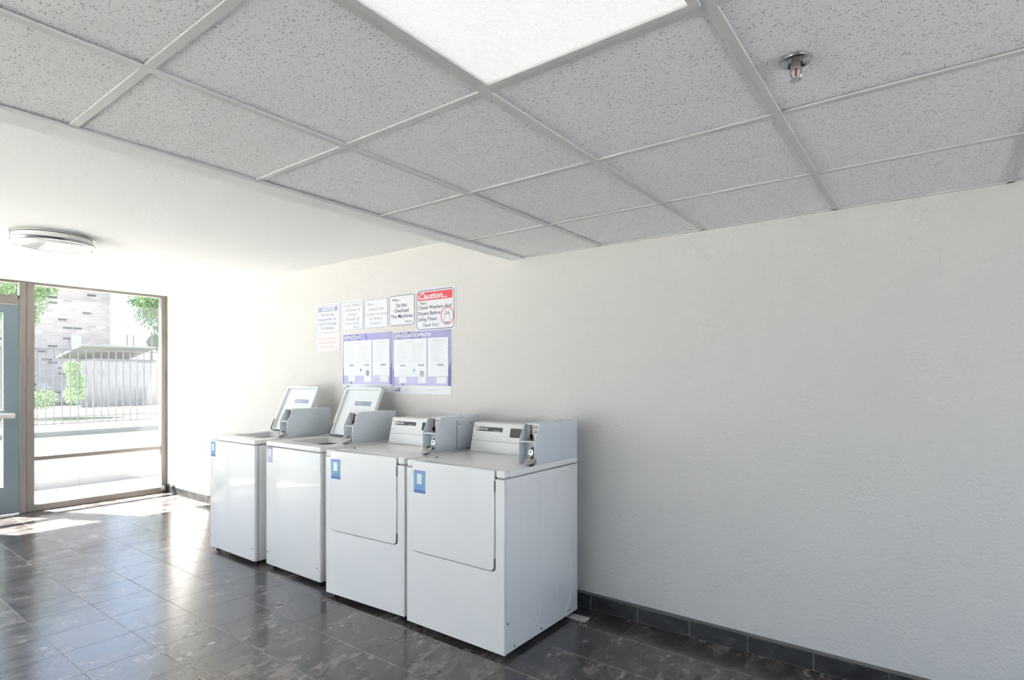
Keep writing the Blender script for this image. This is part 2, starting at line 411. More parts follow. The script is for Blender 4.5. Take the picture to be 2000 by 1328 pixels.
# ---------------------------------------------------------------- storefront (left wall)
FRX0, FRX1 = WX-.06, WX+.025
def window(num, y0, y1, z0=.0, z1=HZ, mid=.55, base=.07, side=.055):
    e = empty('window_%d' % num, (WX, (y0+y1)/2, z0), kind='structure'); h = (y1-y0)/2; H = z1-z0
    x0, x1 = FRX0-WX, FRX1-WX
    MB().box(x0, x1, -h, -h+side, 0, H, .003, 1).box(x0, x1, h-side, h, 0, H, .003, 1).build('jamb', 'bronze', e)
    MB().box(x0, x1-.001, -h+side, h-side, H-.028, H, .003, 1).build('head', 'bronze', e)
    if base: MB().box(x0, x1-.001, -h+side, h-side, 0, base, .003, 1).build('bottom_rail', 'bronze', e)
    if mid: MB().box(x0+.01, x1-.008, -h+side, h-side, mid-.022, mid+.022, .003, 1).build('middle_rail', 'bronze', e)
    if mid:
        MB().box(-.023, -.017, -h+side, h-side, mid+.022, H-.028).build('pane', 'glass', e)
        MB().box(-.023, -.017, -h+side, h-side, base, mid-.022).build('pane', 'glass', e)
    else: MB().box(-.023, -.017, -h+side, h-side, base, H-.028).build('pane', 'glass', e)
    return e
window(1, 1.705, WY-.002, side=.062)
window(2, -.62, .68); window(3, -2.0, -.62); window(8, SY, -2.0)  # the one starting at SY is unseen, opened to light the ceiling
# small bracket at the foot of the right jamb
br = MB().box(WX+.026, WX+.05, 2.975, 3.02, .03, .085, .004, 1).cyl((WX+.05, 2.998, .058), .012, .02, 'x', 16)
props(br.build('door_stop_bracket', 'steel'), 'small grey metal bracket at the foot of the right window jamb', 'bracket')
# door
DY0, DY1 = .75, 1.645
e = empty('door_1', (WX, (DY0+DY1)/2, 0), kind='structure')
h = (DY1-DY0)/2
df = MB().box(-.06, .025, -h-.07, -h-.002, 0, HZ, .003, 1).box(-.06, .025, h+.002, h+.058, 0, HZ, .003, 1)
df.build('door_frame', 'bronze', e)
MB().box(-.06, .03, -h-.002, h+.002, 2.15, 2.245, .003, 1).box(-.06, .025, -h-.002, h+.002, 2.37, HZ, .003, 1).build('header', 'bronze', e)
MB().box(-.023, -.017, -h, h, 2.245, 2.37).build('transom_pane', 'glass', e)
MB().box(.026, .03, h-.012, h-.004, 2.2, 2.38).build('frame_bead', 'alu', e)
leaf = vplate([[(-h, .012), (h, .012), (h, 2.145), (-h, 2.145)], rrect(-h+.125, h-.125, 1.07, 2.055, .004, 2), rrect(-h+.125, h-.125, .29, 1.0, .004, 2)], -.022, .022, .002)
lf = MB().add(*leaf).xf(Matrix.Rotation(-PI/2, 4, 'Z')).build('door_leaf', 'doorblue', e)
MB().box(-.003, .003, -h+.12, h-.12, 1.065, 2.06).box(-.003, .003, -h+.12, h-.12, .285, 1.005).build('door_glass', 'glass', e)
MB().box(.05, .085, -h+.05, h-.045, .985, 1.035, .005, 2).box(.02, .055, h-.10, h-.04, .98, 1.04, .004, 2).box(.02, .055, -h+.04, -h+.10, .98, 1.04, .004, 2).build('push_bar', 'alu', e)

# ---------------------------------------------------------------- recessed fluorescent light
e = empty('ceiling_light', (-.693, .603, TZ), label='lit square-edged fluorescent panel light set in the ceiling grid', cat='ceiling light')
hx, hy = .293, .598
MB().add(plate([rrect(-hx, hx, -hy, hy, .002, 1), rrect(-hx+.022, hx-.022, -hy+.022, hy-.022, .002, 1)], .012, .002)).build('frame', 'grid', e)
MB().box(-hx+.018, hx-.018, -hy+.018, hy-.018, .001, .006).build('diffuser', 'lens', e, smooth=False)
MB().box(-hx, hx, -hy, hy, .012, .10).build('housing', 'grid', e, smooth=False)
for x in (-.10, .12): MB().cyl((x, -.15 if x < 0 else .13, -.0005), .0035, .003).build('diffuser_nick', 'line', e)

# ---------------------------------------------------------------- round ceiling lamp
e = empty('round_ceiling_lamp', (-4.98, 1.265, HZ), label='round flush ceiling lamp with white glass and steel rim on the plaster ceiling', cat='ceiling light')
MB().lathe([(0, 0), (.235, 0), (.24, -.004), (.24, -.012), (.225, -.016), (0, -.016)]).build('mounting_plate', 'steel', e)
MB().lathe([(.228, -.016), (.232, -.018), (.232, -.05), (.225, -.052), (.15, -.052), (.15, -.016)]).build('glass_side', 'frost', e)
MB().lathe([(.236, -.046), (.245, -.048), (.248, -.055), (.243, -.066), (.226, -.068), (.224, -.056), (.228, -.046)], closed_prof=True).build('rim', 'chrome', e)
MB().lathe([(0, -.098)]+[(.226*math.sin(t), -.062-.036*math.cos(t)) for t in [k*PI/2/14 for k in range(1, 15)]]).build('glass_shade', 'frost', e)
for k in range(4):
    a = k*PI/2+.15; px, py = .243*math.cos(a), .243*math.sin(a)
    MB().bar((px, py, -.004), (px, py, -.064), .0035).cyl((px, py, -.068), .007, .010).build('post', 'steel', e)

# ---------------------------------------------------------------- fire sprinkler
e = empty('fire_sprinkler', (-.284, 1.556, TZ), label='small chrome fire sprinkler with a red bulb in a ceiling tile', cat='sprinkler')
MB().lathe([(.018, .004), (.036, .004), (.0385, .001), (.0375, -.003), (.033, -.0045), (.025, -.002), (.019, .003)], closed_prof=True).build('escutcheon', 'chrome', e)
MB().cyl((0, 0, -.004), .010, .022, n=20).cyl((0, 0, -.014), .013, .008, n=6).build('body', 'steel', e)
fr = MB()
for s_ in (-1, 1): fr.tube([(s_*.011, 0, -.012), (s_*.0125, 0, -.024), (s_*.0115, 0, -.036), (s_*.005, 0, -.044), (0, 0, -.046)], .0020, 8)
fr.build('frame_arms', 'chrome', e)
MB().lathe([(0, -.015), (.002, -.017), (.0022, -.037), (0, -.041)], n=12).build('bulb', 'redglass', e)
dfl = MB().cyl((0, 0, -.048), .007, .0015, n=20)
for k in range(12):
    a = k*PI/6; dfl.box(-.0016, .0016, .005, .0145, -.0488, -.0472); 
    vs = dfl.bm.verts[-8:]
    dfl.bm.verts.ensure_lookup_table(); vs = dfl.bm.verts[-8:]
    bmesh.ops.rotate(dfl.bm, cent=(0, 0, 0), matrix=Matrix.Rotation(a, 3, 'Z'), verts=vs)
dfl.build('deflector', 'chrome', e)

# ================================================================ signs on the back wall
def sign(name, x0, x1, z0, z1, label, mat_='paper', th=.0025, cat='sign', group=None):
    e = empty(name, (x0, WY, z0), label=label, cat=cat, group=group); w_, h_ = x1-x0, z1-z0
    MB().box(0, w_, -th-.001, -.0005, 0, h_).build('sheet', mat_, e, smooth=False)
    return e, w_, h_, -th-.001
def border(e, x0, x1, z0, z1, y, r, t, m, name='border'):
    o_ = rrect(x0, x1, z0, z1, r, 6) if r else [(x0, z0), (x1, z0), (x1, z1), (x0, z1)]
    i_ = rrect(x0+t, x1-t, z0+t, z1-t, max(r-t, .001), 6) if r else [(x0+t, z0+t), (x1-t, z0+t), (x1-t, z1-t), (x0+t, z1-t)]
    MB().add(*vplate([o_, i_], y-.0006, y)).build(name, m, e, smooth=False)
def letters(e, items, y, m, name='lettering'):
    b_ = MB()
    for it in items:
        s_, x, z, size = it[:4]; kw = it[4] if len(it) > 4 else {}
        b_.add(text_mesh(s_, size, **kw), Matrix.Translation((x, y-.0006, z)) @ UP)
    return b_.build(name, m, e, smooth=False, recalc=False)
def fill(e, x0, x1, z0, z1, y, m, name, r=0):
    ol = rrect(x0, x1, z0, z1, r, 5) if r else [(x0, z0), (x1, z0), (x1, z1), (x0, z1)]
    return MB().add(*vplate([ol], y-.0005, y)).build(name, m, e, smooth=False)
BI = dict(bold=.0006)
e, w_, h_, y_ = sign('notice_sign', -4.472, -4.135, 1.783, 2.05, 'leftmost white sign on the back wall headed NOTICE, above the red-lettered sign')
border(e, .008, w_-.012, .012, h_-.012, y_, .022, .0035, 'bluegrey')
fill(e, .028, w_-.035, h_-.068, h_-.028, y_, 'bluegrey', 'banner', .004)
letters(e, [('NOTICE', w_*.5, h_-.048, .040, dict(bold=.0012, shear=.25, width=.19))], y_-.0008, 'white')
letters(e, [('We Are Not', w_*.47, h_-.098, .036, dict(bold=.0005, width=.20)), ('Responsible For', w_*.47, h_-.137, .036, dict(bold=.0005, width=.265)),
            ('Loss Or Damage', w_*.47, h_-.176, .036, dict(bold=.0005, width=.265)), ('To Clothes', w_*.45, h_-.215, .036, dict(bold=.0005, width=.20))], y_, 'bluegrey')
e, w_, h_, y_ = sign('warning_sign', -4.478, -4.138, 1.632, 1.781, 'white sign with faded red Spanish lettering, directly under the NOTICE sign', 'paperred')
border(e, .012, w_-.02, .008, h_-.010, y_, .014, .002, 'line')
letters(e, [('Nosotros No Nos Hacemos', w_*.47, h_-.037, .027, dict(width=.27)), ('Responsables Por El', w_*.47, h_-.073, .027, dict(width=.25)), ('Perdida O Danos', w_*.47, h_-.110, .027, dict(width=.2))], y_, 'pink')
e, w_, h_, y_ = sign('soap_sign', -4.115, -3.818, 1.793, 2.052, 'white square-bordered sign beginning Soap, Bleach, between the NOTICE sign and a round-cornered sign')
border(e, .010, w_-.012, .010, h_-.010, y_, 0, .0038, 'bluegrey')
IT = dict(shear=.3)
letters(e, [('Soap, Bleach', w_*.5, h_-.040, .036, dict(shear=.3, width=.225)), ('Softeners &', w_*.5, h_-.080, .036, dict(shear=.3, width=.205)), ('Change', w_*.47, h_-.119, .036, dict(shear=.3, width=.125)),
            ('Available @', w_*.49, h_-.158, .036, dict(shear=.3, width=.19)), ('Front Desk', w_*.47, h_-.196, .036, dict(shear=.3, width=.185)), ('Thank You', w_*.68, h_-.228, .019, dict(shear=.4))], y_, 'palegrey')
e, w_, h_, y_ = sign('laundry_sign', -3.808, -3.520, 1.803, 2.040, 'white round-cornered sign asking to remove laundry, left of the Do Not Overload sign')
border(e, .003, w_-.003, .003, h_-.003, y_, .025, .0036, 'bluegrey')
letters(e, [('Please...', w_*.28, h_-.040, .030, dict(shear=.45)), ('Remove Your', w_*.52, h_-.083, .034, dict(shear=.3, width=.19)), ('Laundry As Soon', w_*.51, h_-.122, .034, dict(shear=.3, width=.262)),
            ('As Machine', w_*.49, h_-.160, .034, dict(shear=.3, width=.165)), ('Finishes!', w_*.47, h_-.198, .034, dict(shear=.3, width=.135))], y_, 'palegrey')
e, w_, h_, y_ = sign('overload_sign', -3.505, -3.210, 1.805, 2.047, 'white round-cornered sign reading Do Not Overload The Machines, left of the red-bannered sign')
border(e, .003, w_-.003, .003, h_-.003, y_, .026, .0042, 'navy')
letters(e, [('Please...', w_*.27, h_-.036, .030, dict(shear=.5)), ('Do Not', w_*.5, h_-.083, .040, dict(bold=.0005, width=.12)), ('Overload', w_*.5, h_-.125, .040, dict(bold=.0005, width=.16)),
            ('The Machines', w_*.5, h_-.168, .040, dict(bold=.0004, width=.25)), ('Thank You', w_*.76, h_-.212, .018, dict(shear=.5))], y_, 'navy')
e, w_, h_, y_ = sign('caution_sign', -3.195, -2.788, 1.752, 2.068, 'largest wall sign, with a red Caution banner and a red circle')
border(e, .006, w_-.012, .008, h_-.012, y_, .034, .0050, 'navy')
fill(e, .022, w_-.030, h_-.088, h_-.026, y_, 'red', 'banner', .012)
letters(e, [('Caution...', w_*.43, h_-.058, .066, dict(bold=.0014, shear=.3, width=.29))], y_-.0008, 'white')
letters(e, [('Please...', w_*.20, h_-.108, .028, dict(shear=.5)), ('Check Washers And', w_*.05, h_-.142, .037, dict(bold=.0005, align='LEFT', width=.345)), ('Dryers Before', w_*.05, h_-.186, .037, dict(bold=.0005, align='LEFT', width=.235)),
            ('Using Them', w_*.05, h_-.230, .037, dict(bold=.0004, align='LEFT', width=.195)), ('Thank You!', w_*.36, h_-.275, .036, dict(shear=.5, width=.17))], y_, 'navy')
cx_, cz_ = w_-.082, h_-.215
ring = [[(cx_+r*math.cos(2*PI*k/40), cz_+r*1.0*math.sin(2*PI*k/40)) for k in range(40)] for r in (.065, .059)]
MB().add(*vplate(ring, y_-.0006, y_)).build('red_circle', 'red', e, smooth=False)
border(e, cx_-.026, cx_+.026, cz_-.048, cz_+.012, y_, .002, .0018, 'navy', 'washer_drawing')
MB().add(*vplate([rrect(cx_-.020, cx_+.020, cz_-.053, cz_-.047, .001, 2)], y_-.0006, y_)).add(*vplate([rrect(cx_-.024, cx_+.024, cz_+.014, cz_+.018, .001, 2)], y_-.0006, y_)) \
    .add(*vplate([rrect(cx_-.012, cx_-.009, cz_+.018, cz_+.040, .001, 2)], y_-.0006, y_)).add(*vplate([rrect(cx_+.009, cx_+.012, cz_+.018, cz_+.040, .001, 2)], y_-.0006, y_)).build('washer_drawing', 'navy', e, smooth=False)

def poster(x0, x1, z0, z1, title, label, tw):
    e, w_, h_, y_ = sign('instruction_poster', x0, x1, z0, z1, label, 'paper', .0015, 'poster')
    X = lambda u: u*w_
    Z = lambda v: h_*(1-v)
    yf = y_
    def rect(u0, u1, v0, v1, y, m, name): return fill(e, X(u0), X(u1), Z(v1), Z(v0), y, m, name)
    rect(.003, .997, .0, .868, yf, 'violet', 'violet_background')
    y1 = yf-.0006
    rect(.02, .985, .72, .868, y1, 'lav', 'lavender_band')
    sw = MB()
    for a, b_, c, d_ in (((.13, .0), (.16, .0), (.145, .11), (.115, .11)), ((.27, 0), (.31, 0), (.37, .11), (.34, .11)), ((.455, 0), (.48, 0), (.51, .11), (.48, .11)), ((.19, .725), (.215, .725), (.195, .868), (.165, .868)), ((.003, .6), (.018, .6), (.018, .868), (.003, .868)), ((.955, .62), (.997, .5), (.997, .868), (.955, .868))):
        sw.add(*vplate([[(X(p[0]), Z(p[1])) for p in (a, b_, c, d_)]], y1-.0012, y1-.0006))
    sw.build('dark_swoosh', 'violet2', e, smooth=False)
    y2 = y1-.0012
    b_ = MB()
    for u0, u1 in ((.022, .605), (.62, .955)): b_.add(*vplate([[(X(u0), Z(.725)), (X(u1), Z(.725)), (X(u1), Z(.115)), (X(u0), Z(.115))]], y2-.0006, y2))
    for u0, u1 in ((.12, .26), (.45, .597), (.765, .93)): b_.add(*vplate([[(X(u0), Z(.83)), (X(u1), Z(.83)), (X(u1), Z(.72)), (X(u0), Z(.72))]], y2-.0006, y2))
    b_.build('text_panels', 'white', e, smooth=False)
    y3 = y2-.0007
    letters(e, [(title, X(.035), Z(.060), .036, dict(bold=.0010, align='LEFT', width=tw))]+[('- '*12, X(.88), Z(.025+.025*k), .012, dict(bold=.0003, width=.10)) for k in range(3)], y3, 'white')
    ln = MB(); random.seed(3)
    for u0, u1 in ((.07, .29), (.35, .57), (.68, .90)):
        for k in range(13):
            v = .20+k*.0235; ln.add(*vplate([[(X(u0), Z(v+.005)), (X(u0+(u1-u0)*random.uniform(.55, 1)), Z(v+.005)), (X(u0+(u1-u0)*random.uniform(.55, 1)), Z(v)), (X(u0), Z(v))]], y3-.0004, y3))
    for u0, u1, v in ((.24, .39, .155), (.70, .88, .155), (.60, .80, .93), (.22, .30, .935)): ln.add(*vplate([[(X(u0), Z(v+.012)), (X(u1), Z(v+.012)), (X(u1), Z(v)), (X(u0), Z(v))]], y3-.0004, y3))
    ln.build('small_print', 'line', e, smooth=False)
    bl = MB()
    for u0, u1 in ((.135, .235), (.46, .56), (.78, .885)): bl.add(*vplate([[(X(u0), Z(.555)), (X(u1), Z(.555)), (X(u1), Z(.53)), (X(u0), Z(.53))]], y3-.0004, y3))
    bl.build('heading_bars', 'grey', e, smooth=False)
    for u, v, r, m in ((.523, .68, .026, 'grey'), (.385, .625, .014, 'teal')):
        MB().add(*vplate([[(X(u)+r*.85*math.cos(t*PI/12), Z(v)+r*math.sin(t*PI/12)) for t in range(24)]], y3-.0004, y3)).build('round_emblem', m, e, smooth=False)
    MB().add(*vplate([[(X(.03), Z(.965)), (X(.13), Z(.965)), (X(.14), Z(.90)), (X(.08), Z(.90))]], yf-.0006, yf)).build('logo', 'logo', e, smooth=False)
    letters(e, [('JETZ', X(.092), Z(.93), .026, dict(bold=.0005, shear=.3, width=.042))], yf-.0004, 'white')
    return e
poster(-4.092, -3.468, 1.283, 1.764, 'INSTRUCTIONS', 'left violet instruction poster, partly behind the open washer lid', .215)
poster(-3.458, -2.832, 1.275, 1.752, 'INSTRUCCIONES DE OPERACION', 'right violet instruction poster, headed in Spanish', .40)

# ================================================================ the machines
def sticker(e, x0, z0, w_, h_, y, faded=False):
    s_ = MB().box(x0, x0+w_, y-.0008, y-.0001, z0, z0+h_).build('sticker', 'lav' if faded else 'teal', e, smooth=False)
    s_['label'] = 'pale lilac sticker' if faded else 'blue sticker with a white rectangle'
    y -= .0009
    def r(u0, u1, v0, v1, m, nm, dy=0):
        MB().box(x0+u0*w_, x0+u1*w_, y-.0003-dy, y-dy, z0+v0*h_, z0+v1*h_).build(nm, m, s_, smooth=False)
    r(0, 1, .86, 1, 'violet' if faded else 'labelpurple', 'printed_heading')
    r(.28, .68, .40, .84, 'white', 'printed_window')
    if not faded:
        r(0, 1, 0, .13, 'tealdark', 'printed_footer')
        MB().prism([(x0+.1*w_, z0+.13*h_), (x0+.9*w_, z0+.13*h_), (x0+.68*w_, z0+.36*h_), (x0+.30*w_, z0+.36*h_)], y-.0003, y, 'y').build('printed_logo', 'labelpurple', s_, smooth=False)
        t = MB(); t.add(text_mesh('JETZ', .022, bold=.0004, shear=.25, width=w_*.42), Matrix.Translation((x0+w_*.5, y-.0006, z0+h_*.25)) @ UP); t.build('lettering', 'teal', s_, smooth=False, recalc=False)
def feet(e, w_, d_):
    for x in (.05, w_-.05):
        for y in (.05, d_-.05): MB().cyl((x, y, .007), .018, .014).cyl((x, y, .018), .008, .016).build('foot', 'dark', e)
def coin_meter(e, w_, d_, rear_plate=False, front=.265):
    x1 = w_-.001; x0 = x1-.105; z0, zk, z1 = .9325, 1.058, 1.150; yf, yt = front, front+.052; t = .0035
    prof = [(yf, z0), (d_-.002, z0), (d_-.002, z1), (yt, z1), (yf, zk)]
    c = MB(); c.prism(prof, x0, x0+t, 'x', .0012); c.prism(prof, x1-t, x1, 'x', .0012)
    c.box(x0+t, x1-t, yt+.0, d_-.003, z1-t, z1-.0002)                 # roof
    c.box(x0+t, x1-t, yf+.075, d_-.004, z0+.001, z1-t-.0005)          # body behind the recess
    cb = c.build('coin_box', 'coinbox', e)
    MB().box(x0+t, x1-t, yf+.004, yf+.075, zk-.006, zk-.001, .001, 1).build('shelf', 'panel', cb)
    # coin slide plate above the shelf
    yb = yf+.072
    MB().box(x0+t+.001, x1-t-.001, yb-.006, yb, zk, z1-t-.001).build('slide_plate', 'slide', cb, smooth=False)
    MB().box(x0+.022, x0+.040, yb-.018, yb-.0065, zk+.001, z1-.01, .002, 1).build('coin_slide', 'gunmetal', cb)
    MB().box(x0+.0365, x0+.046, yb-.024, yb-.0065, zk+.001, zk+.032, .001, 1).cyl((x0+.036, yb-.009, zk+.045), .0055, .004, 'y').build('coin_slot', 'dark', cb)
    MB().cyl((x0+.043, yb-.022, zk+.004), .009, .008, n=16).build('coin_return', 'gunmetal', cb)
    q = MB()
    for s_, z in (('INSERT', .071), ('TO', .050), ('START', .041)): q.add(text_mesh(s_, .0105, bold=.0003), Matrix.Translation((x0+.068, yb-.0065, zk+z)) @ UP)
    q.box(x0+.0485, x0+.0500, yb-.0068, yb-.0061, zk+.055, zk+.085)
    q.build('lettering', 'darkgrey', cb, smooth=False, recalc=False)
    # lock below the shelf
    MB().box(x0+t+.001, x1-t-.001, yb-.004, yb+.002, z0+.002, zk-.007).build('lock_plate', 'coinbox', cb, smooth=False)
    cx_, cz_ = x0+.066, (z0+zk)/2+.004
    MB().cyl((cx_-.004, yb-.010, cz_), .026, .012, 'y', 28).build('lock_collar', 'black', cb)
    lk = MB().cyl((cx_-.012, yb-.024, cz_-.004), .0155, .020, 'y', 24); lk.build('lock_barrel', 'alu', cb)
    MB().box(cx_-.0175, cx_-.009, yb-.0352, yb-.0338, cz_-.006, cz_+.003).build('keyhole', 'dark', cb, smooth=False)
    MB().cyl((x0+.030, yb-.006, z0+.022), .0075, .005, 'y').build('bolt', 'darkgrey', cb)
    MB().cyl((x0+.06, front+.30, z1+.005), .006, .012, n=12).build('top_bolt', 'alu', cb)
    if rear_plate:
        rp = MB().box(x1, x1+.002, yf+.21, d_-.004, z0+.008, z1-.03, .0005, 1).build('rear_cover_plate', 'coinbox', cb)
        MB().box(x1, x1+.0012, yf+.207, yf+.2098, z0+.006, z1-.028).build('plate_gap', 'dark', cb, smooth=False)
        MB().cyl((x1+.003, yf+.225, z1-.05), .004, .003, 'x', 12).cyl((x1+.003, yf+.35, z1-.05), .004, .003, 'x', 12).build('screws', 'darkgrey', cb)
    return cb

def dryer(loc, rz, label, w_, rear_plate, stk):
    e = empty('clothes_dryer', loc, rz, label=label, cat='dryer', group='coin operated dryers'); d_ = .712
    MB().box(0, w_, .0185, d_, .026, .893, .004, 2).build('cabinet', 'enamel', e)
    nx0, nx1 = .044, w_-.057; r = .030
    arc = lambda cx, cz, a0: [(cx+r*math.cos(a0+i*PI/2/8), cz+r*math.sin(a0+i*PI/2/8)) for i in range(9)]
    U = [(0, .025), (w_, .025), (w_, .893), (nx1, .893)]+arc(nx1-r, .426+r, 0)[0:0]
    U += [(nx1-r+r*math.cos(-i*PI/2/8), .426+r+r*math.sin(-i*PI/2/8)) for i in range(9)]
    U += [(nx0+r+r*math.cos(1.5*PI-i*PI/2/8), .426+r+r*math.sin(1.5*PI-i*PI/2/8)) for i in range(9)]+[(nx0, .893), (0, .893)]
    MB().add(*vplate([U], 0, .018, .003)).build('front_panel', 'enamel', e)
    MB().box(nx0-.002, nx1+.002, .0120, .0150, .424, .925).build('door_gap_shade', 'dark', e, smooth=False)  # dark plate standing for the shade in the door gap
    gl, gr = .0022, .0050
    dr = MB().add(*vplate([rrect(nx0+gl, nx1-gr, .426+.004, .934, r-.002, 8, 'ab')], -.004, .011, .004))
    dr.box(nx0+gl, nx1-gr, .000, .055, .9, .934, .010, 3)
    dr.build('door', 'enamel', e)
    for z in (.80, .88): pass
    for z in (.855, .468): MB().cyl((nx1-.0022, -.001, z), .0034, .055, n=10).build('hinge', 'darkgrey', e)
    for a, c in ((0, nx0-.0005), (nx1+.0015, w_)): MB().box(a, c, -.001, .052, .8975, .9375, .011, 3).build('end_cap', 'enamel2', e)
    MB().box(0, w_, .050, d_, .8975, .932, .007, 3).build('top_panel', 'enamel2', e)
    # console
    xc = w_-.108
    co = MB().prism([(.530, .9325), (.545, 1.000), (.548, 1.003), (.572, 1.105), (.580, 1.113), (.70, 1.113), (.70, .9325)], .012, xc, 'x', .0015)
    con = co.build('console', 'enamel2', e)
    MB().box(.013, xc-.001, .5435, .5455, 1.0005, 1.0022).box(.013, xc-.001, .5285, .5305, .9322, .9337).build('seam', 'grey', con, smooth=False)
    # sloped instrument plate: frame with origin at its lower left, u along x, v up the slope
    A = Vector((0, .5478, 1.004)); B = Vector((0, .5715, 1.104)); vdir = (B-A).normalized(); nrm = Vector((0, -vdir.z, vdir.y))
    mx = Matrix(((1, 0, 0, .014), (0, vdir.y, nrm.y, A.y), (0, vdir.z, nrm.z, A.z), (0, 0, 0, 1)))
    pw = xc-.016
    def pr(u0, u1, v0, v1, m, nm, h0=.002, h1=.0025): return MB().box(u0, u1, v0, v1, h0, h1).xf(mx).build(nm, m, con, smooth=False)
    MB().box(0, pw, .004, .1, .0003, .002, .0006, 1).xf(mx).build('control_panel', 'panel', con)
    pr(.028, .238, .058, .085, 'darkgrey', 'logo_strip')
    pr(.031, .052, .060, .083, 'white', 'logo_badge', .0025, .0029); pr(.0345, .0485, .063, .080, 'darkgrey', 'logo_mark', .0029, .0032); 
    t = MB().add(text_mesh('M', .018, bold=.0006), Matrix.Translation((.0415, .0715, .0034))).add(text_mesh('MAYTAG', .0165, bold=.0005, width=.062), Matrix.Translation((.088, .0715, .0028))).add(text_mesh('commercial dryer', .008, width=.055), Matrix.Translation((.190, .063, .0028)))
    t.xf(mx).build('lettering', 'white', con, smooth=False, recalc=False)
    ln = MB()
    for k in range(5): ln.box(.026, .026+(.12 if k in (0,) else .195), .046-k*.009, .0475-k*.009, .002, .0023)
    ln.box(0, pw, .0075, .0085, .002, .0023).xf(mx); ln.build('small_print', 'line', con, smooth=False)
    pr(.298, pw-.006 if pw-.006 < .44 else .44, .030, .086, 'black', 'display')
    for u, v in ((.013, .088), (.013, .024)): MB().cyl((u, v, .003), .0035, .003, n=12).xf(mx).build('screw', 'darkgrey', con)
    coin_meter(e, w_, d_, rear_plate)
    sticker(e, stk[0], stk[1], stk[2], stk[3], -.004)
    hs = MB()
    for y, z in ((.028, .175), (.085, .045), (.33, .047), (.62, .050)): hs.cyl((w_+.0003, y, z), .005, .002, 'x', 12)
    hs.build('side_screws', 'dark', e)
    em = MB()
    for y, z0, z1 in ((.245, .09, .86), (.555, .055, .87)):
        pts = []
        for i in range(13): a = i*PI/12; pts.append((w_+.0002, y+.075*math.cos(a), z1-.075+.075*math.sin(a)))
        for i in range(13): a = PI+i*PI/12; pts.append((w_+.0002, y+.075*math.cos(a), z0+.075+.075*math.sin(a)))
        em.tube(pts, .0014, 6, True)
    em.build('pressed_outline', 'enamel', e)
    MB().box(.055, .075, .172, .180, .9315, .936, .001, 1).cyl((.065, .176, .935), .005, .004, n=10).build('lint_screen_catch', 'gunmetal', e)
    feet(e, w_, d_)
    return e
dryer((-2.410, 2.222, 0), 0, 'nearest white coin-operated dryer, its pale blue-lit right side facing the empty wall', .697, False, (.063, .760, .090, .125))
dryer((-3.147, 2.208, 0), math.radians(2.9), 'second white coin-operated dryer, between the nearest dryer and the open washers', .695, True, (.056, .760, .088, .125))

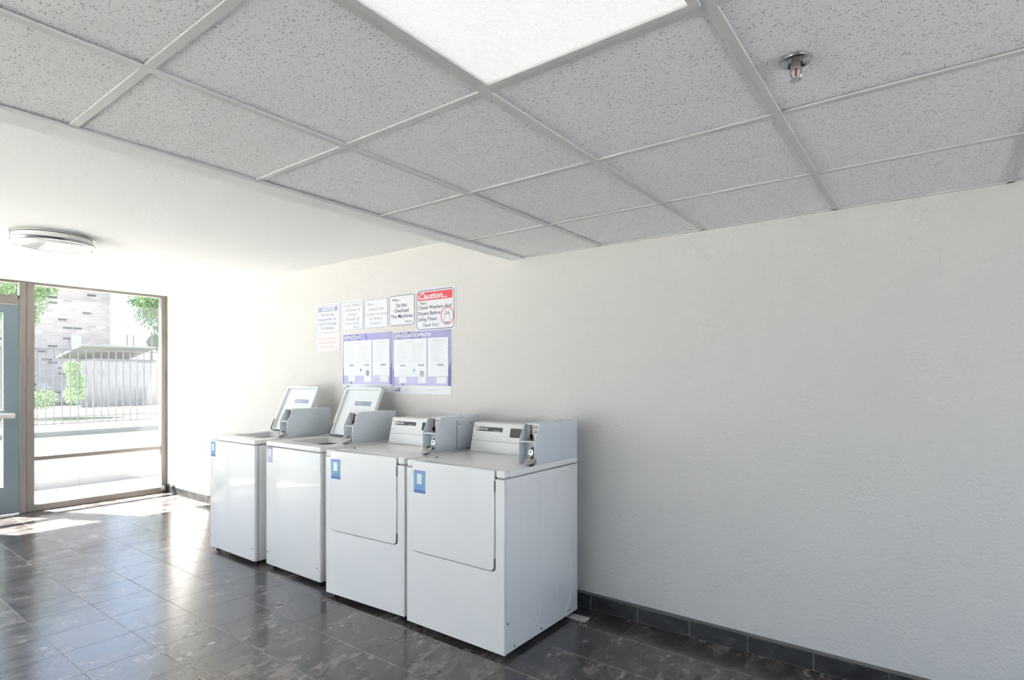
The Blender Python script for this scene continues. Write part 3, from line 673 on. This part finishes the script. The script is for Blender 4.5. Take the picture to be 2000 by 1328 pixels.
def washer(loc, rz, label, w_, stk, faded, grey):
    e = empty('washing_machine', loc, rz, label=label, cat='washing machine', group='coin operated top loading washers'); d_ = .668
    c = MB().box(0, w_, .036, d_, .026, .893, .004, 2)
    c.bm.faces.ensure_lookup_table()
    top = [f for f in c.bm.faces if f.normal.z > .9 and f.calc_center_median().z > .88]
    bmesh.ops.delete(c.bm, geom=top, context='FACES')
    c.build('cabinet', 'enamel', e)
    MB().box(0, w_, 0, .0345, .025, .893, .009, 3).build('front_panel', 'enamel', e)
    ox0, ox1, oy0, oy1 = .122, w_-.122, .120, .470
    MB().add(plate([rrect(0, w_, 0, d_, .010, 4), rrect(ox0, ox1, oy0, oy1, .035, 6)], .034, .006), Matrix.Translation((0, 0, .914))).build('top_panel', 'enamel2', e)
    well = MB(); o_ = rrect(ox0-.001, ox1+.001, oy0-.001, oy1+.001, .036, 6); n = len(o_)
    i_ = [(w_/2+(x-w_/2)*.95, .295+(y-.295)*.95) for x, y in o_]
    A = [well.bm.verts.new((p[0], p[1], .922)) for p in o_]; B = [well.bm.verts.new((p[0], p[1], .885)) for p in i_]
    for k in range(n): well.bm.faces.new((A[k], A[(k+1) % n], B[(k+1) % n], B[k]))
    well.build('tub_rim', 'enamel2', e)
    MB().lathe([(.15, .83), (.155, .81), (.22, .80), (.22, .42), (0, .40)], (w_/2, .30, 0), 32).build('tub', 'steel', e)
    MB().box(.02, w_-.02, .05, d_-.02, .780, .785).build('tub_shade', 'dark', e, smooth=False)  # black sheet standing for the shade inside the tub
    # open lid leaning back, frame: u along x, v up the lid, n towards the front
    A_ = Vector((.115, .478, .938)); vd = Vector((0, .167, .376)).normalized(); nr = Vector((0, -vd.z, vd.y)); lw, lh = w_-.228, .412
    mx = Matrix(((1, 0, 0, A_.x), (0, vd.y, nr.y, A_.y), (0, vd.z, nr.z, A_.z), (0, 0, 0, 1)))
    lid = MB().add(plate([rrect(0, lw, 0, lh, .028, 6)], .008, .002), Matrix.Translation((0, 0, -.004))).add(plate([rrect(0, lw, 0, lh, .028, 6), rrect(.018, lw-.018, .018, lh-.018, .020, 6)], .024, .003), Matrix.Translation((0, 0, .010))).xf(mx).build('lid', 'lidin', e)
    lid['label'] = 'open pale grey lid'
    MB().tube([(x, y, .024) for x, y in ([(.004, .10)]+[(.030-.026*math.cos(t*PI/12), .030-.026*math.sin(t*PI/12)) for t in range(7)]+[(lw*.55, .004), (lw-.03, .004)])], .0045, 8).xf(mx).build('lid_gasket', 'darkgrey', lid)
    MB().add(plate([rrect(lw*.42, lw*.62, lh-.006, lh+.006, .003, 3)], .006), Matrix.Translation((0, 0, .018))).xf(mx).build('lid_handle', 'coinbox', lid)
    def pr(u0, u1, v0, v1, m, nm, h0=.0003, h1=.0012): return MB().box(u0, u1, v0, v1, h0, h1).xf(mx).build(nm, m, lid, smooth=False)
    pr(lw*.29, lw*.80, lh*.40, lh*.74, 'paper', 'instruction_label')
    pr(lw*.36, lw*.795, lh*.64, lh*.725, 'stripblue' if grey else 'bluegrey', 'label_strip', .0012, .0016)
    t = MB().add(text_mesh('MAYTAG', .018, width=.062), Matrix.Translation((lw*.48, lh*.68, .0019))); t.xf(mx).build('lettering', 'white', lid, smooth=False, recalc=False)
    ln = MB()
    for r_ in range(2):
        for k in range(4): ln.box(lw*(.31+.12*k), lw*(.31+.12*k)+.03, lh*(.55-.11*r_), lh*(.55-.11*r_)+.004, .0012, .0015).box(lw*(.31+.12*k)+.008, lw*(.31+.12*k)+.020, lh*(.50-.11*r_), lh*(.50-.11*r_)+.012, .0012, .0015)
    ln.xf(mx); ln.build('small_print', 'line', lid, smooth=False)
    coin_meter(e, w_, d_)
    sticker(e, stk[0], stk[1], stk[2], stk[3], 0, faded)
    hs = MB()
    for x, z in ((.022, .118), (w_-.035, .118)): hs.cyl((x, -.0003, z), .0052, .002, 'y', 12)
    hs.build('front_screws', 'darkgrey', e)
    feet(e, w_, d_)
    return e
washer((-3.978, 2.275, 0), 0, 'white top-loading washer with lid open, touching the dryers, nearer of the two washers', .672, (.018, .778, .072, .115), True, True)
washer((-4.762, 2.240, 0), 0, 'farthest white top-loading washer, lid open, nearest the window', .690, (.022, .762, .072, .120), False, False)

# round padlocks hanging under the coin slides
def padlock(loc, tilt, label):
    e = empty('disc_padlock', loc, 0, label=label, cat='padlock', group='chrome disc padlocks on the coin boxes')
    b_ = MB().lathe([(0, -.011), (.026, -.011), (.031, -.008), (.033, 0), (.031, .008), (.026, .011), (0, .011)], n=36).build('lock_case', 'chrome', e)
    MB().lathe([(.020, .0105), (.024, .0125), (.028, .0105)], n=36).build('raised_ring', 'steel', e)
    MB().box(-.008, .008, .012, .034, -.0115, .0125, .002, 1).build('shackle_notch', 'dark', e)
    MB().tube([(-.010, .020, 0), (0, .023, 0), (.010, .020, 0)], .004, 8).build('shackle', 'steel', e)
    e.rotation_euler = tilt
    return e
TL = (math.radians(32), math.radians(6), .1)
padlock((-1.712, 2.446, .958), TL, 'chrome disc padlock on the coin box of the nearest dryer')
padlock((-2.470, 2.436, .958), TL, 'chrome disc padlock on the coin box of the second dryer')
padlock((-3.327, 2.501, .956), TL, 'chrome disc padlock on the coin box of the nearer open washer')
padlock((-4.092, 2.466, .956), TL, 'chrome disc padlock on the coin box of the washer nearest the window')

# wooden shim by the dryer
s_ = MB().prism([(-1.735, .001), (-1.625, .001), (-1.612, .007), (-1.615, .013), (-1.735, .010)], 2.842, 2.902, 'y', .001).build('wood_shim', 'wood')
props(s_, 'small pale wooden shim on the floor behind the right side of the nearest dryer', 'wood shim')

# ================================================================ outside
struct(MB().box(-9.05, WX-.06, -14, 16, -.14, -.02).build('ground', 'paving', smooth=False)).name = 'pavement'
D.objects['pavement']['kind'] = 'structure'
lw_ = props(MB().box(-9.22, -9.04, -14, 16, -.1, .46).box(-9.0398, -9.036, 2.58, 2.60, -.02, .46).build('retaining_wall', 'curb', smooth=False), 'low grey concrete retaining wall across the pavement from the window', 'wall')
struct(MB().prism([(-9.22, .44), (-11.12, .47), (-11.12, -.1), (-9.22, -.1)], -14, 16, 'y').build('lawn', 'grass', smooth=False))
props(MB().box(-11.45, -11.12, -14, 16, 0, .56, .01, 1).build('kerb', 'curb'), 'grey concrete kerb behind the strip of grass', 'kerb')
struct(MB().box(-13.4, -11.45, -14, 16, 0, .535).build('path', 'concrete', smooth=False))
struct(MB().box(-17.4, -13.4, -14, 30, 0, .53).build('lawn', 'grass', smooth=False))
struct(MB().box(-19.2, -17.4, -14, 30, 0, .54).build('path', 'concrete', smooth=False))
struct(MB().box(-60, -19.2, -40, 50, 0, .50).build('ground', 'grass', smooth=False))
struct(MB().box(WX+.2, 30, WY+.2, 30, -.3, -.1).box(WX, RX+.2, -30, FY-.2, -.3, -.1).build('ground', 'paving', smooth=False))
struct(MB().box(RX+.13, 30, -30, WY+.2, -.3, -.1).build('ground', 'asphalt', smooth=False))  # unseen ground, set dark to keep the side window's light blue
# iron fence
e = empty('iron_fence', (-12.68, 3.6, .535), label='thin dark iron picket fence beyond the kerb', cat='fence')
MB().box(-.015, .015, -5.5, 6.5, 1.36, 1.385).build('top_rail', 'iron', e); MB().box(-.015, .015, -5.5, 6.5, .02, .045).build('bottom_rail', 'iron', e); MB().box(-.015, .015, -5.5, 6.5, .14, .16).build('lower_rail', 'iron', e)
for y in (-3.5, -1.2, 2.4, 4.8): MB().box(-.03, .03, y-.03, y+.03, 0, 1.5, .003, 1).build('post', 'iron', e)
pk = MB().box(-.008, .008, -.008, .008, .045, 1.36).build('picket', 'iron', e, smooth=False)
for k in range(1, 66):
    q = pk.copy(); C.objects.link(q); q.parent = e; q.location.y = -2.4+.12*k
pk.location.y = -2.4
# wooden board fence
bf = MB(); y = 5.75; random.seed(5)
while y < 11: bf.box(-20.02, -20+random.uniform(0, .01), y, y+.125, .5, 1.88+random.uniform(-.02, .02)); y += .14
e = empty('board_fence', (0, 0, 0), label='tall weathered grey board fence right of the brick building', cat='fence')
bf.build('boards', 'boards', e, smooth=False); MB().box(-20.06, -20.02, 5.75, 11, .8, .88).box(-20.06, -20.02, 5.75, 11, 1.55, 1.63).build('rail', 'boards', e, smooth=False)
# brick building
e = empty('brick_building', (-26, 0, .5), label='tall brick building with scattered dark bricks, seen through the window', cat='building')
MB().box(-8, 0, 3.6, 8.42, 0, 6.6).build('wall', 'brick', e, smooth=False); MB().box(-8.2, .2, 3.4, 8.6, 6.6, 6.9).build('roof', 'roofm', e, smooth=False)
e = empty('meter_box', (-25.98, 7.28, 2.53), label='pale blue-grey meter box on the brick building wall', cat='meter box')
MB().box(0, .14, -.15, .15, 0, .45, .01, 1).build('case', 'meter', e); MB().cyl((.16, .03, .33), .075, .08, 'x', 20).build('dial', 'white', e)
# shed with a pale roof
e = empty('shed', (-21.6, 7.3, .5), label='low pale shed with a shallow roof between brick building and board fence', cat='shed')
MB().box(-1.2, .5, -.9, .9, 0, 1.5).build('wall', 'shedwall', e, smooth=False)
MB().prism([(-1.45, 1.58), (.9, 1.92), (.9, 1.86), (-1.45, 1.52)], -1.35, .7, 'y').build('roof', 'roofm', e, smooth=False)
e = empty('service_pole', (-23.4, 8.9, .5), label='thin grey service pole with a crossbar beyond the board fence', cat='pole')
MB().bar((0, 0, 0), (0, 0, 2.6), .04).build('pole', 'boards', e); MB().bar((0, -1.4, 2.0), (0, 1.2, 1.98), .015).bar((0, -.8, 2.0), (0, -.8, 2.45), .03).bar((0, -.6, 2.0), (0, -.6, 2.45), .03).build('crossbar', 'boards', e)
# trees
def tree(name, loc, label, blobs, trunk, nleaf, size, seed, cat='tree'):
    rnd = random.Random(seed); e = empty(name, loc, label=label, cat=cat)
    lf = MB()
    for _ in range(nleaf):
        bx, by, bz, r = rnd.choice(blobs)
        d = Vector((rnd.gauss(0, 1), rnd.gauss(0, 1), rnd.gauss(0, 1))).normalized()*r*(rnd.random()**.45)
        p = Vector((bx, by, bz))+d; a = Vector((rnd.gauss(0, 1), rnd.gauss(0, 1), rnd.gauss(0, 1))).normalized(); b_ = a.orthogonal().normalized(); s = size*rnd.uniform(.6, 1.3)
        lf.quad(p-a*s, p+b_*s*.5, p+a*s, p-b_*s*.5)
    lf.build('foliage', 'leaf', e, smooth=False, recalc=False)
    if trunk:
        t = MB()
        for a, b_, r in trunk: t.bar(a, b_, r)
        t.build('trunk', 'bark', e)
tree('leafy_tree', (-24.0, 10.0, .5), 'leafy tree at the right of the window view, beyond the board fence', [(0, .1, 3.3, 1.1), (0, -.8, 3.4, .7), (0, .9, 3.4, 1.3), (0, -.2, 2.4, .7), (0, .5, 2.3, .7), (0, -1.0, 3.9, .7), (0, .2, 4.6, 1.3), (0, -.75, 2.25, .28)],
     [((0, 0, 0), (0, .05, 2.6), .16), ((0, .05, 2.4), (0, .7, 3.4), .07), ((0, .05, 2.4), (0, -.6, 3.3), .06)], 9500, .06, 11)
tree('leafy_tree', (-16.0, 3.2, .5), 'leafy tree at the left edge of the window view, in front of the brick building', [(0, .35, 2.6, .45), (0, .0, 2.4, .6), (0, .6, 2.95, .40), (0, -.5, 2.7, .8), (0, .1, 3.3, .7), (0, .35, 2.2, .28)],
     [((0, -.6, 0), (0, -.4, 2.3), .09), ((0, -.4, 2.1), (0, .3, 2.7), .035)], 6500, .034, 12)
tree('green_shrub', (-19.0, 5.3, .5), 'green shrub beside the left end of the board fence', [(0, 0, .45, .28), (0, .05, .8, .25), (0, -.05, 1.15, .22)], None, 1600, .035, 13, 'shrub')
tree('clipped_hedge', (-19.6, 4.5, .5), 'dark low hedge under the brick building', [(0, -.5, .3, .3), (0, -.1, .3, .3), (0, .3, .3, .3)], None, 1600, .035, 14, 'hedge')
